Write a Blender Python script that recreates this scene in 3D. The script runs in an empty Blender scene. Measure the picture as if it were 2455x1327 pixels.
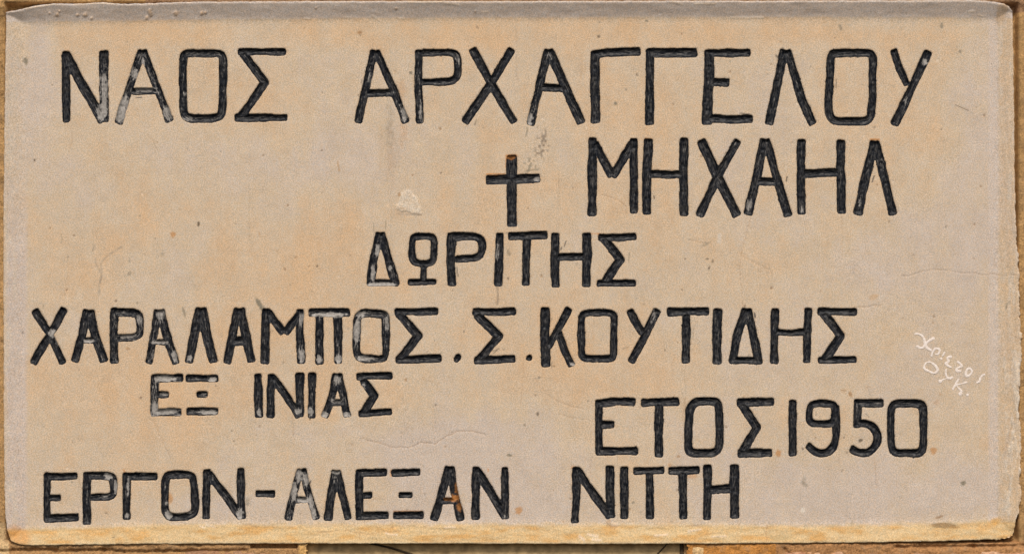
import bpy, math, random
import numpy as np

# ------------------------------------------------------------------ camera, sky, sun, exposure
S = 0.0005            # metres per unit of the measured drawing (about 1.2 m wide plaque)
Z0 = 2.5              # height of the plaque centre above the ground
CX, CY = 1227.5, 663.5
scene = bpy.context.scene
cam_d = bpy.data.cameras.new("camera")
cam = bpy.data.objects.new("camera", cam_d)
scene.collection.objects.link(cam)
cam.location = (0, -6.0, Z0)
cam.rotation_euler = (math.radians(90), 0, 0)
cam_d.sensor_width = 36
cam_d.lens = 36 * 6.0 / (2455 * S)
cam_d.clip_end = 200
scene.camera = cam

SUN_EL, SUN_AZ = math.radians(47), math.radians(2)     # azimuth measured from the viewer's side, plus = right
world = bpy.data.worlds.new("World")
scene.world = world
world.use_nodes = True
wn = world.node_tree
sky = wn.nodes.new("ShaderNodeTexSky")
sky.sky_type = 'NISHITA'
sky.sun_disc = False
sky.sun_elevation = SUN_EL
sky.sun_rotation = math.radians(180) - SUN_AZ
sky.air_density = 1.0
sky.dust_density = 3.0
sky.ozone_density = 0.6
bg = wn.nodes["Background"]
bg.inputs["Strength"].default_value = 0.10
wn.links.new(sky.outputs[0], bg.inputs[0])
sun_d = bpy.data.lights.new("sun", 'SUN')
sun_d.energy = 2.3
sun_d.angle = math.radians(14)
sun_d.color = (1.0, 0.95, 0.885)
sun = bpy.data.objects.new("sun", sun_d)
scene.collection.objects.link(sun)
from mathutils import Vector
to_sun = Vector((math.sin(SUN_AZ) * math.cos(SUN_EL), -math.cos(SUN_AZ) * math.cos(SUN_EL), math.sin(SUN_EL)))
sun.rotation_euler = to_sun.to_track_quat('Z', 'Y').to_euler()
sun.location = (-1, -4, 6)
scene.view_settings.view_transform = 'Standard'
scene.view_settings.look = 'None'
scene.view_settings.exposure = 0.26
scene.view_settings.gamma = 1.0

# ------------------------------------------------------------------ helpers
rng = np.random.RandomState(7)
LAT = rng.rand(256, 256)


def vn(x, y, seed=0):
    """value noise, -1..1"""
    x = np.asarray(x, float) + seed * 17.31
    y = np.asarray(y, float) + seed * 9.77
    xi, yi = np.floor(x).astype(int), np.floor(y).astype(int)
    fx, fy = x - xi, y - yi
    fx, fy = fx * fx * (3 - 2 * fx), fy * fy * (3 - 2 * fy)
    a, b = LAT[xi & 255, yi & 255], LAT[(xi + 1) & 255, yi & 255]
    c, d = LAT[xi & 255, (yi + 1) & 255], LAT[(xi + 1) & 255, (yi + 1) & 255]
    return ((a * (1 - fx) + b * fx) * (1 - fy) + (c * (1 - fx) + d * fx) * fy) * 2 - 1


def fbm(x, y, seed=0, oct=4):
    s, a, n = 0, 1.0, 0
    for i in range(oct):
        s = s + a * vn(x * 2 ** i, y * 2 ** i, seed + i * 3)
        n += a
        a *= 0.55
    return s / n


def sstep(a, b, x):
    t = np.clip((x - a) / (b - a), 0, 1)
    return t * t * (3 - 2 * t)


def srgb(r, g, b):
    f = lambda c: (c / 255 / 12.92) if c / 255 <= 0.04045 else ((c / 255 + 0.055) / 1.055) ** 2.4
    return np.array([f(r), f(g), f(b)])


def W(px, py, h):
    return np.stack([(px - CX) * S, -h * S, Z0 + (CY - py) * S], -1)


def make_mesh(name, verts, quads, mat, parent=None, origin=None, smooth=True, attrs=None):
    verts = np.asarray(verts, float)
    if origin is None:
        origin = np.zeros(3)
    origin = np.asarray(origin, float)
    me = bpy.data.meshes.new(name)
    n, m, k = len(verts), len(quads), quads.shape[1]
    me.vertices.add(n)
    me.vertices.foreach_set("co", (verts - origin).astype(np.float32).ravel())
    me.loops.add(m * k)
    me.loops.foreach_set("vertex_index", quads.astype(np.int32).ravel())
    me.polygons.add(m)
    me.polygons.foreach_set("loop_start", (np.arange(m) * k).astype(np.int32))
    me.polygons.foreach_set("loop_total", np.full(m, k, np.int32))
    me.polygons.foreach_set("use_smooth", np.full(m, smooth, bool))
    me.update(calc_edges=True)
    for an, (typ, data) in (attrs or {}).items():
        at = me.attributes.new(an, typ, 'POINT')
        key = {'FLOAT': 'value', 'FLOAT_VECTOR': 'vector', 'FLOAT_COLOR': 'color'}[typ]
        at.data.foreach_set(key, np.asarray(data, np.float32).ravel())
    me.materials.append(mat)
    o = bpy.data.objects.new(name, me)
    scene.collection.objects.link(o)
    if parent is not None:
        o.parent = parent
        o.location = Vector(origin) - parent.location
    else:
        o.location = origin
    return o


def empty(name, loc):
    o = bpy.data.objects.new(name, None)
    o.empty_display_size = 0.05
    o.location = loc
    scene.collection.objects.link(o)
    return o


def grid_cells(ny, nx, keep):
    """quads of an ny x nx vertex grid where keep (ny-1, nx-1) is true; returns quads and the used vertex ids"""
    ids = np.arange(ny * nx).reshape(ny, nx)
    q = np.stack([ids[1:, :-1], ids[1:, 1:], ids[:-1, 1:], ids[:-1, :-1]], -1)[keep]
    used = np.unique(q)
    remap = np.full(ny * nx, -1)
    remap[used] = np.arange(len(used))
    return remap[q], used


def snap(X, Y, d, lim):
    """move outside vertices onto the zero contour"""
    gy, gx = np.gradient(d)
    sx = X[0, 1] - X[0, 0]
    gx, gy = gx / sx, gy / sx
    g = np.sqrt(gx * gx + gy * gy) + 1e-6
    m = np.where(d > 0, np.minimum(d, lim), 0)
    return X - gx / g * m, Y - gy / g * m


# ------------------------------------------------------------------ strokes of the inscription
# windows in which strokes were measured: (origin x, origin y, scale)
Z = {'A': (0, 0, 3.4028), 'B': (600, 0, 3.4028), 'C': (1200, 0, 3.4028), 'D': (1735, 0, 3.4028),
     'b': (600, 300, 3.4028), 'c': (1200, 300, 3.4028), 'd': (1735, 300, 3.4028),
     'E': (0, 650, 3.4028), 'F': (600, 650, 3.4028), 'G': (1200, 650, 3.4028), 'H': (1735, 650, 3.4028),
     'I': (0, 1000, 3.41), 'J': (600, 1000, 3.41), 'K': (1200, 1000, 3.41), 'g': (2160, 760, 6.033)}
# (sign, window, base wear, [(half width, closed, [points])...])
L = [
 ('Ν', 'A', .12, [(32, 0, [(540,420),(538,700),(542,1000)]), (38, 0, [(530,435),(648,650),(845,990)]), (38, 0, [(848,413),(850,997)])]),
 ('Α', 'A', .30, [(33, 0, [(1158,412),(1030,790),(963,1008)]), (32, 0, [(1165,412),(1275,700),(1388,992)]), (27, 0, [(1060,746),(1290,744)])]),
 ('Ο', 'A', .18, [(33, 1, [(1500,445),(1490,620),(1497,930),(1540,968),(1770,965),(1812,930),(1820,650),(1818,470),(1795,437),(1540,435)])]),
 ('Σ', 'A', .10, [(28, 0, [(1938,422),(2332,425)]), (33, 0, [(1975,425),(2160,673),(1955,968)]), (30, 0, [(1915,962),(2347,960)])]),
 ('Α', 'B', .15, [(31, 0, [(1012,412),(925,800),(878,1002)]), (31, 0, [(1025,415),(1155,700),(1212,850),(1272,1002)]), (30, 0, [(935,765),(1165,755)])]),
 ('Ρ', 'B', .22, [(31, 0, [(1378,410),(1372,700),(1385,1003)]), (28, 0, [(1400,435),(1530,428),(1660,430),(1693,470),(1695,620),(1640,668),(1395,672)])]),
 ('Χ', 'B', .10, [(33, 0, [(1810,395),(1965,680),(2158,1005)]), (34, 0, [(2137,400),(1965,680),(1745,1003)])]),
 ('Α', 'C', .15, [(33, 0, [(390,403),(295,790),(243,1018)]), (36, 0, [(395,403),(525,700),(660,1008)]), (28, 0, [(320,712),(520,722)])]),
 ('Γ', 'C', .06, [(37, 0, [(772,415),(770,700),(777,1003)]), (32, 0, [(742,444),(950,428),(1140,420)])]),
 ('Γ', 'C', .06, [(34, 0, [(1220,402),(1217,700),(1217,1018)]), (36, 0, [(1195,435),(1603,428)])]),
 ('Ε', 'C', .04, [(42, 0, [(1703,405),(1705,600),(1690,800),(1685,1015)]), (32, 0, [(1670,435),(2040,432)]), (33, 0, [(1720,672),(1868,677)]), (32, 0, [(1680,963),(1860,975),(2060,972)])]),
 ('Λ', 'D', .12, [(38, 0, [(500,406),(430,720),(368,1022)]), (34, 0, [(515,410),(632,800),(730,1017)])]),
 ('Ο', 'D', .06, [(33, 1, [(875,450),(868,620),(853,850),(865,950),(905,990),(1150,992),(1200,960),(1215,800),(1215,460),(1190,432),(910,435)])]),
 ('Υ', 'D', .10, [(34, 0, [(1672,418),(1550,680),(1393,1020)]), (31, 0, [(1383,402),(1435,560),(1500,700)])]),
 ('cross', 'b', .05, [(42, 0, [(2132,243),(2134,500),(2137,828)]), (38, 0, [(1925,447),(2130,443),(2366,430)])]),
 ('Μ', 'c', .06, [(36, 0, [(752,98),(748,400),(748,738)]), (35, 0, [(765,140),(912,420)]), (33, 0, [(912,425),(1080,140)]), (33, 0, [(1088,108),(1087,720)])]),
 ('Η', 'c', .06, [(37, 0, [(1207,112),(1192,400),(1195,727)]), (31, 0, [(1210,398),(1490,402)]), (35, 0, [(1497,106),(1492,400),(1497,742)])]),
 ('Χ', 'c', .10, [(37, 0, [(1635,120),(1770,420),(1932,743)]), (33, 0, [(1940,122),(1775,415),(1622,742)])]),
 ('Α', 'c', .12, [(37, 0, [(2152,110),(2095,400),(2018,730)]), (34, 0, [(2165,112),(2245,400),(2348,742)]), (32, 0, [(2080,460),(2250,462)])]),
 ('Η', 'd', .08, [(33, 0, [(635,118),(628,400),(635,724)]), (34, 0, [(640,398),(955,385)]), (36, 0, [(957,120),(955,380),(963,720)])]),
 ('Λ', 'd', .10, [(38, 0, [(1232,128),(1160,420),(1093,728)]), (35, 0, [(1235,130),(1310,420),(1383,732)])]),
 ('Δ', 'b', .22, [(33, 0, [(1056,878),(1008,1090),(977,1312)]), (34, 0, [(1064,878),(1130,1100),(1190,1308)]), (26, 0, [(950,1287),(1217,1285)])]),
 ('Ω', 'b', .06, [(29, 1, [(1320,930),(1350,907),(1470,907),(1500,932),(1500,1090),(1465,1130),(1355,1130),(1318,1085)]), (28, 0, [(1413,1130),(1413,1280)]), (25, 0, [(1285,1277),(1522,1277)])]),
 ('Ρ', 'b', .04, [(36, 0, [(1642,878),(1635,1100),(1645,1310)]), (31, 0, [(1630,905),(1850,908),(1893,950),(1888,1050),(1840,1082),(1670,1092)])]),
 ('Ι', 'b', .10, [(34, 0, [(2038,876),(2030,1080),(2020,1310)])]),
 ('Τ', 'b', .04, [(33, 0, [(2100,906),(2260,902),(2426,893)]), (34, 0, [(2257,920),(2250,1100),(2250,1307)])]),
 ('Η', 'c', .04, [(35, 0, [(448,878),(445,1080),(450,1322)]), (30, 0, [(450,1075),(690,1070)]), (36, 0, [(702,878),(705,1050),(698,1317)])]),
 ('Σ', 'c', .08, [(29, 0, [(798,915),(960,915),(1110,907)]), (35, 0, [(835,912),(975,1095),(850,1285)]), (28, 0, [(783,1288),(1106,1287)])]),
 ('Χ', 'E', .12, [(30, 0, [(280,315),(405,510),(515,752)]), (33, 0, [(527,300),(410,510),(268,755)])]),
 ('Α', 'E', .20, [(33, 0, [(712,316),(670,520),(608,738)]), (36, 0, [(735,316),(775,520),(848,738)]), (23, 0, [(680,562),(775,560)])]),
 ('Ρ', 'E', .28, [(34, 0, [(935,298),(925,500),(935,747)]), (31, 0, [(935,333),(1110,333),(1143,375),(1145,500),(1110,538),(960,545)])]),
 ('Α', 'E', .28, [(32, 0, [(1288,313),(1260,500),(1212,752)]), (33, 0, [(1310,313),(1350,500),(1437,758)]), (24, 0, [(1250,575),(1375,578)])]),
 ('Λ', 'E', .10, [(36, 0, [(1632,298),(1585,500),(1540,747)]), (38, 0, [(1645,298),(1685,500),(1745,745)])]),
 ('Α', 'E', .10, [(33, 0, [(1940,300),(1895,530),(1850,752)]), (36, 0, [(1962,300),(2000,500),(2052,745)]), (36, 0, [(1890,570),(2010,565)])]),
 ('Μ', 'F', .14, [(35, 0, [(132,300),(125,500),(118,754)]), (36, 0, [(140,330),(278,508)]), (33, 0, [(278,510),(410,335)]), (34, 0, [(407,305),(405,500),(415,750)])]),
 ('Π', 'F', .22, [(33, 0, [(473,337),(817,335)]), (33, 0, [(565,350),(562,550),(565,757)]), (35, 0, [(712,350),(718,500),(715,752)])]),
 ('Ο', 'F', .30, [(31, 1, [(900,345),(868,390),(868,520),(862,660),(895,712),(1075,715),(1105,690),(1108,520),(1108,380),(1085,345),(960,340)])]),
 ('Σ', 'F', .08, [(30, 0, [(1178,332),(1537,327)]), (36, 0, [(1205,335),(1370,525),(1215,725)]), (31, 0, [(1182,722),(1562,707)])]),
 ('.', 'F', .00, [(25, 0, [(1684,716),(1696,698)])]),
 ('Σ', 'F', .08, [(29, 0, [(1812,325),(2000,333),(2164,325)]), (34, 0, [(1845,348),(2028,530),(1860,728)]), (32, 0, [(1828,725),(2162,712)])]),
 ('.', 'F', .00, [(20, 0, [(2272,704),(2278,700)])]),
 ('Κ', 'G', .04, [(38, 0, [(365,292),(360,520),(372,777)]), (30, 0, [(562,300),(460,490),(385,620)]), (33, 0, [(470,490),(520,640),(583,775)])]),
 ('Ο', 'G', .08, [(30, 1, [(690,338),(660,375),(660,680),(690,712),(900,714),(925,690),(925,520),(928,370),(900,338)])]),
 ('Υ', 'G', .08, [(31, 0, [(1282,312),(1190,500),(1063,743)]), (29, 0, [(1053,312),(1105,420),(1160,510)])]),
 ('Τ', 'G', .06, [(33, 0, [(1362,333),(1530,325),(1699,327)]), (34, 0, [(1515,340),(1515,560),(1513,747)])]),
 ('Ι', 'G', .08, [(36, 0, [(1774,308),(1765,520),(1766,754)])]),
 ('Δ', 'G', .06, [(33, 0, [(2003,308),(1930,520),(1892,750)]), (34, 0, [(2015,308),(2060,500),(2108,757)]), (30, 0, [(1868,725),(2132,727)])]),
 ('Η', 'H', .06, [(32, 0, [(422,303),(412,520),(412,750)]), (26, 0, [(420,493),(550,502),(680,490)]), (31, 0, [(690,300),(680,520),(678,747)])]),
 ('Σ', 'H', .04, [(28, 0, [(768,326),(1084,330)]), (35, 0, [(812,335),(955,525),(818,730)]), (27, 0, [(767,725),(1084,720)])]),
 ('Ε', 'E', .42, [(32, 0, [(1267,843),(1258,1000),(1260,1182)]), (31, 0, [(1245,872),(1492,868)]), (25, 0, [(1280,1005),(1378,1005)]), (30, 0, [(1240,1150),(1482,1144)])]),
 ('Ξ', 'E', .34, [(29, 0, [(1518,872),(1782,872)]), (23, 0, [(1603,1003),(1694,1000)]), (31, 0, [(1518,1142),(1782,1142)])]),
 ('Ι', 'F', .10, [(34, 0, [(62,832),(66,1000),(72,1192)])]),
 ('Ν', 'F', .12, [(33, 0, [(172,836),(168,1020),(165,1192)]), (33, 0, [(180,860),(290,1010),(405,1185)]), (36, 0, [(405,828),(402,1185)])]),
 ('Ι', 'F', .18, [(31, 0, [(505,828),(503,1000),(500,1197)])]),
 ('Α', 'F', .22, [(32, 0, [(702,832),(672,1000),(605,1190)]), (32, 0, [(718,832),(755,1000),(792,1190)]), (27, 0, [(650,1068),(770,1068)])]),
 ('Σ', 'F', .08, [(30, 0, [(862,857),(1000,850),(1160,850)]), (33, 0, [(915,875),(1012,1015),(915,1170)]), (28, 0, [(880,1162),(1157,1142)])]),
 ('Ε', 'G', .06, [(30, 0, [(800,1045),(800,1250),(805,1498)]), (31, 0, [(773,1078),(950,1058),(1100,1064)]), (30, 0, [(810,1248),(930,1248)]), (30, 0, [(780,1465),(1119,1463)])]),
 ('Τ', 'G', .05, [(33, 0, [(1148,1073),(1457,1056)]), (35, 0, [(1290,1070),(1292,1250),(1288,1514)])]),
 ('Ο', 'G', .08, [(34, 1, [(1590,1065),(1545,1120),(1530,1300),(1532,1440),(1560,1483),(1740,1480),(1787,1440),(1787,1300),(1780,1090),(1755,1060),(1650,1058)])]),
 ('Σ', 'G', .06, [(32, 0, [(1928,1070),(2232,1062)]), (35, 0, [(1962,1075),(2093,1272),(1975,1470)]), (33, 0, [(1935,1482),(2218,1478)])]),
 ('1', 'H', .06, [(33, 0, [(568,1048),(560,1250),(568,1503)])]),
 ('9', 'H', .06, [(30, 1, [(735,1075),(698,1112),(698,1205),(725,1243),(905,1243),(912,1120),(885,1077)]), (33, 0, [(912,1090),(918,1250),(912,1400),(860,1472),(790,1488),(735,1465),(678,1412)])]),
 ('5', 'H', .06, [(32, 0, [(1063,1072),(1306,1072)]), (32, 0, [(1095,1045),(1090,1275)]), (31, 0, [(1075,1240),(1160,1238),(1230,1275),(1264,1350),(1240,1430),(1180,1480),(1105,1480),(1032,1440)])]),
 ('0', 'H', .05, [(32, 1, [(1400,1077),(1365,1115),(1363,1300),(1365,1420),(1390,1480),(1622,1482),(1630,1350),(1630,1110),(1600,1077)])]),
 ('Ε', 'I', .05, [(28, 0, [(387,452),(382,650),(385,852)]), (28, 0, [(360,480),(500,483),(637,474)]), (27, 0, [(390,655),(499,655)]), (32, 0, [(360,825),(500,822),(646,812)])]),
 ('Ρ', 'I', .14, [(34, 0, [(712,446),(708,650),(708,873)]), (30, 0, [(700,475),(880,472),(930,492),(930,620),(900,650),(740,652)])]),
 ('Γ', 'I', .16, [(33, 0, [(1035,452),(1035,835)]), (29, 0, [(1003,482),(1287,478)])]),
 ('Ο', 'I', .12, [(31, 1, [(1380,465),(1350,500),(1348,700),(1350,770),(1390,818),(1560,802),(1600,760),(1595,650),(1580,500),(1560,467)])]),
 ('Ν', 'I', .08, [(32, 0, [(1690,422),(1685,830)]), (32, 0, [(1698,450),(1830,620),(1975,822)]), (31, 0, [(1968,410),(1970,650),(1976,825)])]),
 ('-', 'I', .05, [(31, 0, [(2085,622),(2252,622)])]),
 ('Α', 'J', .38, [(31, 0, [(412,422),(360,600),(307,835)]), (30, 0, [(425,422),(475,620),(542,832)]), (26, 0, [(360,668),(475,672)])]),
 ('Λ', 'J', .06, [(35, 0, [(700,428),(662,640),(635,843)]), (33, 0, [(708,428),(750,620),(803,835)])]),
 ('Ε', 'J', .06, [(32, 0, [(893,426),(892,838)]), (30, 0, [(868,454),(1117,450)]), (27, 0, [(920,637),(1001,632)]), (32, 0, [(866,807),(1134,796)])]),
 ('Ξ', 'J', .06, [(30, 0, [(1152,456),(1392,446)]), (26, 0, [(1210,633),(1327,633)]), (33, 0, [(1166,800),(1416,797)])]),
 ('Α', 'J', .06, [(34, 0, [(1627,400),(1572,600),(1500,842)]), (33, 0, [(1637,400),(1665,590),(1722,843)]), (29, 0, [(1540,680),(1690,680)])]),
 ('Ν', 'J', .06, [(33, 0, [(1845,400),(1842,832)]), (33, 0, [(1850,425),(1960,600),(2088,822)]), (30, 0, [(2080,402),(2086,828)])]),
 ('Ν', 'K', .03, [(33, 0, [(620,405),(622,650),(608,863)]), (33, 0, [(625,425),(760,620),(900,818)]), (34, 0, [(895,395),(895,600),(902,820)])]),
 ('Ι', 'K', .03, [(33, 0, [(1012,402),(1013,828)]), ]),
 ('Τ', 'K', .05, [(31, 0, [(1083,437),(1342,430)]), (32, 0, [(1215,440),(1220,600),(1222,828)])]),
 ('Τ', 'K', .10, [(31, 0, [(1368,434),(1627,430)]), (32, 0, [(1490,440),(1490,600),(1497,830)])]),
 ('Η', 'K', .03, [(34, 0, [(1690,385),(1692,600),(1690,837)]), (34, 0, [(1700,592),(1890,582)]), (39, 0, [(1910,382),(1915,600),(1913,823)])]),
]
GRAF = ('graffiti', 'g', 0, [
 (13, 0, [(195,238),(290,250),(340,310),(345,380),(380,450),(440,482)]), (12, 0, [(480,300),(400,340),(350,395),(300,455),(225,415)]),
 (12, 0, [(438,565),(480,450),(545,450),(562,490),(530,540),(498,530)]), (12, 0, [(632,500),(605,560)]), (16, 0, [(588,590),(575,606)]),
 (12, 0, [(735,565),(655,580),(700,640),(630,670),(725,725)]), (12, 0, [(815,635),(905,712),(812,730),(800,778),(868,780)]),
 (13, 1, [(985,720),(1042,790),(960,865),(928,800)]), (11, 0, [(1215,822),(1150,850),(1140,930),(1095,948)]),
 (12, 1, [(370,640),(470,665),(540,750),(500,820),(400,780),(320,738)]), (17, 0, [(560,922),(574,922)]),
 (11, 0, [(650,745),(650,862),(690,890),(755,862)]), (7, 0, [(590,905),(655,885)]), (13, 0, [(838,888),(745,1045)]),
 (9, 0, [(955,940),(790,980)]), (8, 0, [(790,975),(885,1070)]), (18, 0, [(856,1105),(866,1105)]), (14, 0, [(962,1120),(970,1120)])])

# places where the black paint has worn off, (x, y, radius x, radius y, strength), in drawing units
WEAR = [(249,215,13,55,.45),(243,270,16,22,.55),(318,170,14,26,.25),(290,262,18,36,.7),(330,195,10,30,.2),(404,272,14,22,.45),(346,213,26,7,.75),
        (344,150,5,12,.5),(450,284,18,8,.35),(444,226,5,10,.5),(520,128,16,8,.25),(970,268,12,26,.6),(888,180,8,25,.3),(1008,270,8,30,.35),(1098,140,9,18,.3),
        (1270,285,10,18,.6),(1275,245,10,40,.25),(1316,140,8,16,.2),(1830,270,8,14,.4),(2218,150,8,10,.5),(2173,242,7,14,.4),
        (1288,428,9,9,.7),(1795,490,12,18,.4),(1925,500,9,14,.4),(2060,480,8,16,.4),(2115,400,8,20,.25),(1760,340,9,9,.35),
        (905,600,7,20,.5),(895,655,8,20,.5),(915,683,34,7,.75),(1190,600,8,30,.4),(935,640,6,9,.3),
        (125,798,10,10,.95),(137,820,5,16,.5),(212,816,14,5,.8),(222,840,10,20,.2),(305,803,22,8,.45),(335,760,10,22,.3),(385,752,12,22,.35),(382,820,22,6,.45),(420,855,9,14,.5),(370,850,7,20,.3),
        (454,858,7,8,.6),(724,765,8,22,.45),(722,850,10,22,.55),(790,755,46,6,.85),(765,860,9,10,.6),(810,860,10,10,.8),(855,790,9,30,.6),(862,752,16,8,.5),(875,858,24,8,.5),(930,770,8,24,.35),
        (980,775,6,10,.3),(1372,872,8,6,.8),(1566,755,10,26,.35),(1790,775,8,18,.2),(1856,790,6,20,.15),
        (372,980,14,18,.35),(398,907,26,8,.5),(400,984,28,8,.5),(392,943,10,5,.5),(510,910,10,7,.7),(498,988,22,7,.4),(620,988,8,10,.7),(745,985,8,12,.7),(715,985,10,8,.6),
        (777,993,12,8,.95),(832,993,10,8,.95),(806,960,18,5,.4),(870,925,10,8,.5),(808,908,8,16,.35),
        (260,1140,14,10,.6),(278,1165,5,26,.65),(250,1186,16,5,.5),(305,1235,8,8,.5),(345,1135,14,5,.4),(307,1165,4,26,.5),
        (405,1232,10,12,.8),(440,1226,28,5,.65),(400,1205,5,8,.5),(576,1228,9,14,.8),(575,1240,6,6,1.0),(510,1140,5,14,.3),
        (715,1135,9,20,.4),(705,1175,8,18,.8),(735,1148,10,14,.5),(728,1197,18,6,.95),(745,1200,6,20,.6),(752,1230,6,14,.7),(806,1130,11,5,1.0),(804,1150,8,10,.3),
        (1211,1238,8,6,.4),(1095,1165,5,20,.3),(1510,1225,6,14,.3),(1490,1190,5,60,.12)]
RUST = [(1088,1193,14,8,1.0),(1095,1170,6,16,.7),(1102,1215,8,9,.8),(1075,1195,9,5,.9),(1224,377,12,6,.8),(1182,418,18,3,.7)]


def seg_field(X, Y, strokes, ox, oy, k):
    """signed distance (negative inside), local coordinates along / across the nearest segment, its half width"""
    D = np.full(X.shape, 1e3)
    T, U, HW = np.zeros(X.shape), np.zeros(X.shape), np.ones(X.shape)
    for si, (w, closed, pts) in enumerate(strokes):
        P = [(ox + a / k, oy + b / k) for a, b in pts]
        if len(P) >= 4:
            for cut in (9.0, 4.0):
                Q = [] if closed else [P[0]]
                n = len(P)
                for i in (range(n) if closed else range(1, n - 1)):
                    b = P[i]
                    for o_ in (P[i - 1], P[(i + 1) % n]):
                        ln = math.hypot(o_[0] - b[0], o_[1] - b[1])
                        c = min(cut, .25 * ln) / ln
                        Q.append((b[0] + (o_[0] - b[0]) * c, b[1] + (o_[1] - b[1]) * c))
                if not closed:
                    Q.append(P[-1])
                P = Q
        hw = w / k
        n = len(P)
        segs = [(i, (i + 1) % n) for i in range(n if closed else n - 1)]
        run = si * 40.0
        for i, j in segs:
            (x0, y0), (x1, y1) = P[i], P[j]
            ln = math.hypot(x1 - x0, y1 - y0)
            tx, ty = (x1 - x0) / ln, (y1 - y0) / ln
            t = (X - x0) * tx + (Y - y0) * ty
            u = (X - x0) * -ty + (Y - y0) * tx
            au = np.abs(u)
            d = np.where((t >= 0) & (t <= ln), au - hw, 0)
            lo = t < ln * 0.5
            e = np.where(lo, -t, t - ln)
            free = np.where(lo, (i == 0 and not closed), (j == n - 1 and not closed))
            rr = min(5.0, hw * 0.8)
            qx, qy = e + rr, au - hw + rr
            dbox = np.hypot(np.maximum(qx, 0), np.maximum(qy, 0)) + np.minimum(np.maximum(qx, qy), 0) - rr
            dcap = np.hypot(np.maximum(e, 0), au) - hw
            d = np.where(free & (ln > hw), dbox, dcap)
            b = d < D
            D = np.where(b, d, D)
            T = np.where(b, run + t, T)
            U = np.where(b, u, U)
            HW = np.where(b, hw, HW)
            run += ln
    return D, T, U, HW


def edge_noise(X, Y):
    spur = sstep(.62, .95, vn(X / 6, Y / 6, 3)) * sstep(-.1, .3, vn(X / 40, Y / 40, 4))
    return 0.85 * vn(X / 16, Y / 16, 1) + 0.5 * vn(X / 5, Y / 5, 2) + 1.3 * vn(X / 36, Y / 36, 5) - 1.6 * spur - 0.1


def profile(q, hw, depth=6.2):
    r = np.clip(1 - q / hw, 0, 1)
    return depth * (1 - r ** 2.2)


def letter_bounds(l):
    ox, oy, k = Z[l[1]]
    xs = [ox + p[0] / k for s in l[3] for p in s[2]]
    ys = [oy + p[1] / k for s in l[3] for p in s[2]]
    m = max(s[0] for s in l[3]) / k + 6
    return min(xs) - m, max(xs) + m, min(ys) - m, max(ys) + m


# ------------------------------------------------------------------ materials
def new_mat(name):
    m = bpy.data.materials.new(name)
    m.use_nodes = True
    nt = m.node_tree
    b = nt.nodes["Principled BSDF"]
    return m, nt, b


def node(nt, t, **kw):
    n = nt.nodes.new(t)
    for a, v in kw.items():
        if a.startswith('i_'):
            n.inputs[a[2:].replace('_', ' ')].default_value = v
        else:
            setattr(n, a, v)
    return n


def noise(nt, vec, scale, detail=3, rough=0.6):
    n = node(nt, "ShaderNodeTexNoise")
    n.inputs["Scale"].default_value = scale
    n.inputs["Detail"].default_value = detail
    n.inputs["Roughness"].default_value = rough
    nt.links.new(vec, n.inputs["Vector"])
    return n.outputs["Fac"]


def rmap(nt, v, a, b, c, d):
    n = node(nt, "ShaderNodeMapRange")
    n.inputs[1].default_value, n.inputs[2].default_value = a, b
    n.inputs[3].default_value, n.inputs[4].default_value = c, d
    nt.links.new(v, n.inputs[0])
    return n.outputs[0]


def mix(nt, fac, a, b, blend='MIX'):
    n = node(nt, "ShaderNodeMix", data_type='RGBA', blend_type=blend)
    for s, v in ((n.inputs[0], fac), (n.inputs[6], a), (n.inputs[7], b)):
        if hasattr(v, 'links'):
            nt.links.new(v, s)
        else:
            s.default_value = v if not isinstance(v, tuple) or len(v) == 4 else (*v, 1)
    return n.outputs[2]


def bump(nt, b, h, strength, dist):
    n = node(nt, "ShaderNodeBump")
    n.inputs["Strength"].default_value = strength
    n.inputs["Distance"].default_value = dist
    nt.links.new(h, n.inputs["Height"])
    nt.links.new(n.outputs[0], b.inputs["Normal"])


def stone_material():
    m, nt, b = new_mat("limewashed_stone")
    at = node(nt, "ShaderNodeAttribute", attribute_name="stain")
    geo = node(nt, "ShaderNodeTexCoord").outputs["Object"]
    f1 = noise(nt, geo, 780, 2, 0.8)
    f2 = noise(nt, geo, 300, 4, 0.7)
    f3 = noise(nt, geo, 950, 1, 0.5)
    warm = mix(nt, rmap(nt, f1, 0.33, 0.67, 0, 1), (1.34, 1.33, 1.32), (0.70, 0.685, 0.665))
    c = mix(nt, 1.0, at.outputs["Color"], warm, 'MULTIPLY')
    tint = mix(nt, rmap(nt, f2, 0.4, 0.62, 0, 1), (1.05, 0.995, 0.93), (0.96, 1.0, 1.05))
    c = mix(nt, 1.0, c, tint, 'MULTIPLY')
    dark = rmap(nt, f3, 0.30, 0.24, 0, 0.3)
    c = mix(nt, dark, c, (0.22, 0.18, 0.14))
    nt.links.new(c, b.inputs["Base Color"])
    b.inputs["Roughness"].default_value = 0.88
    b.inputs["Specular IOR Level"].default_value = 0.25
    bump(nt, b, f1, 0.18, 0.0006)
    return m


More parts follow.
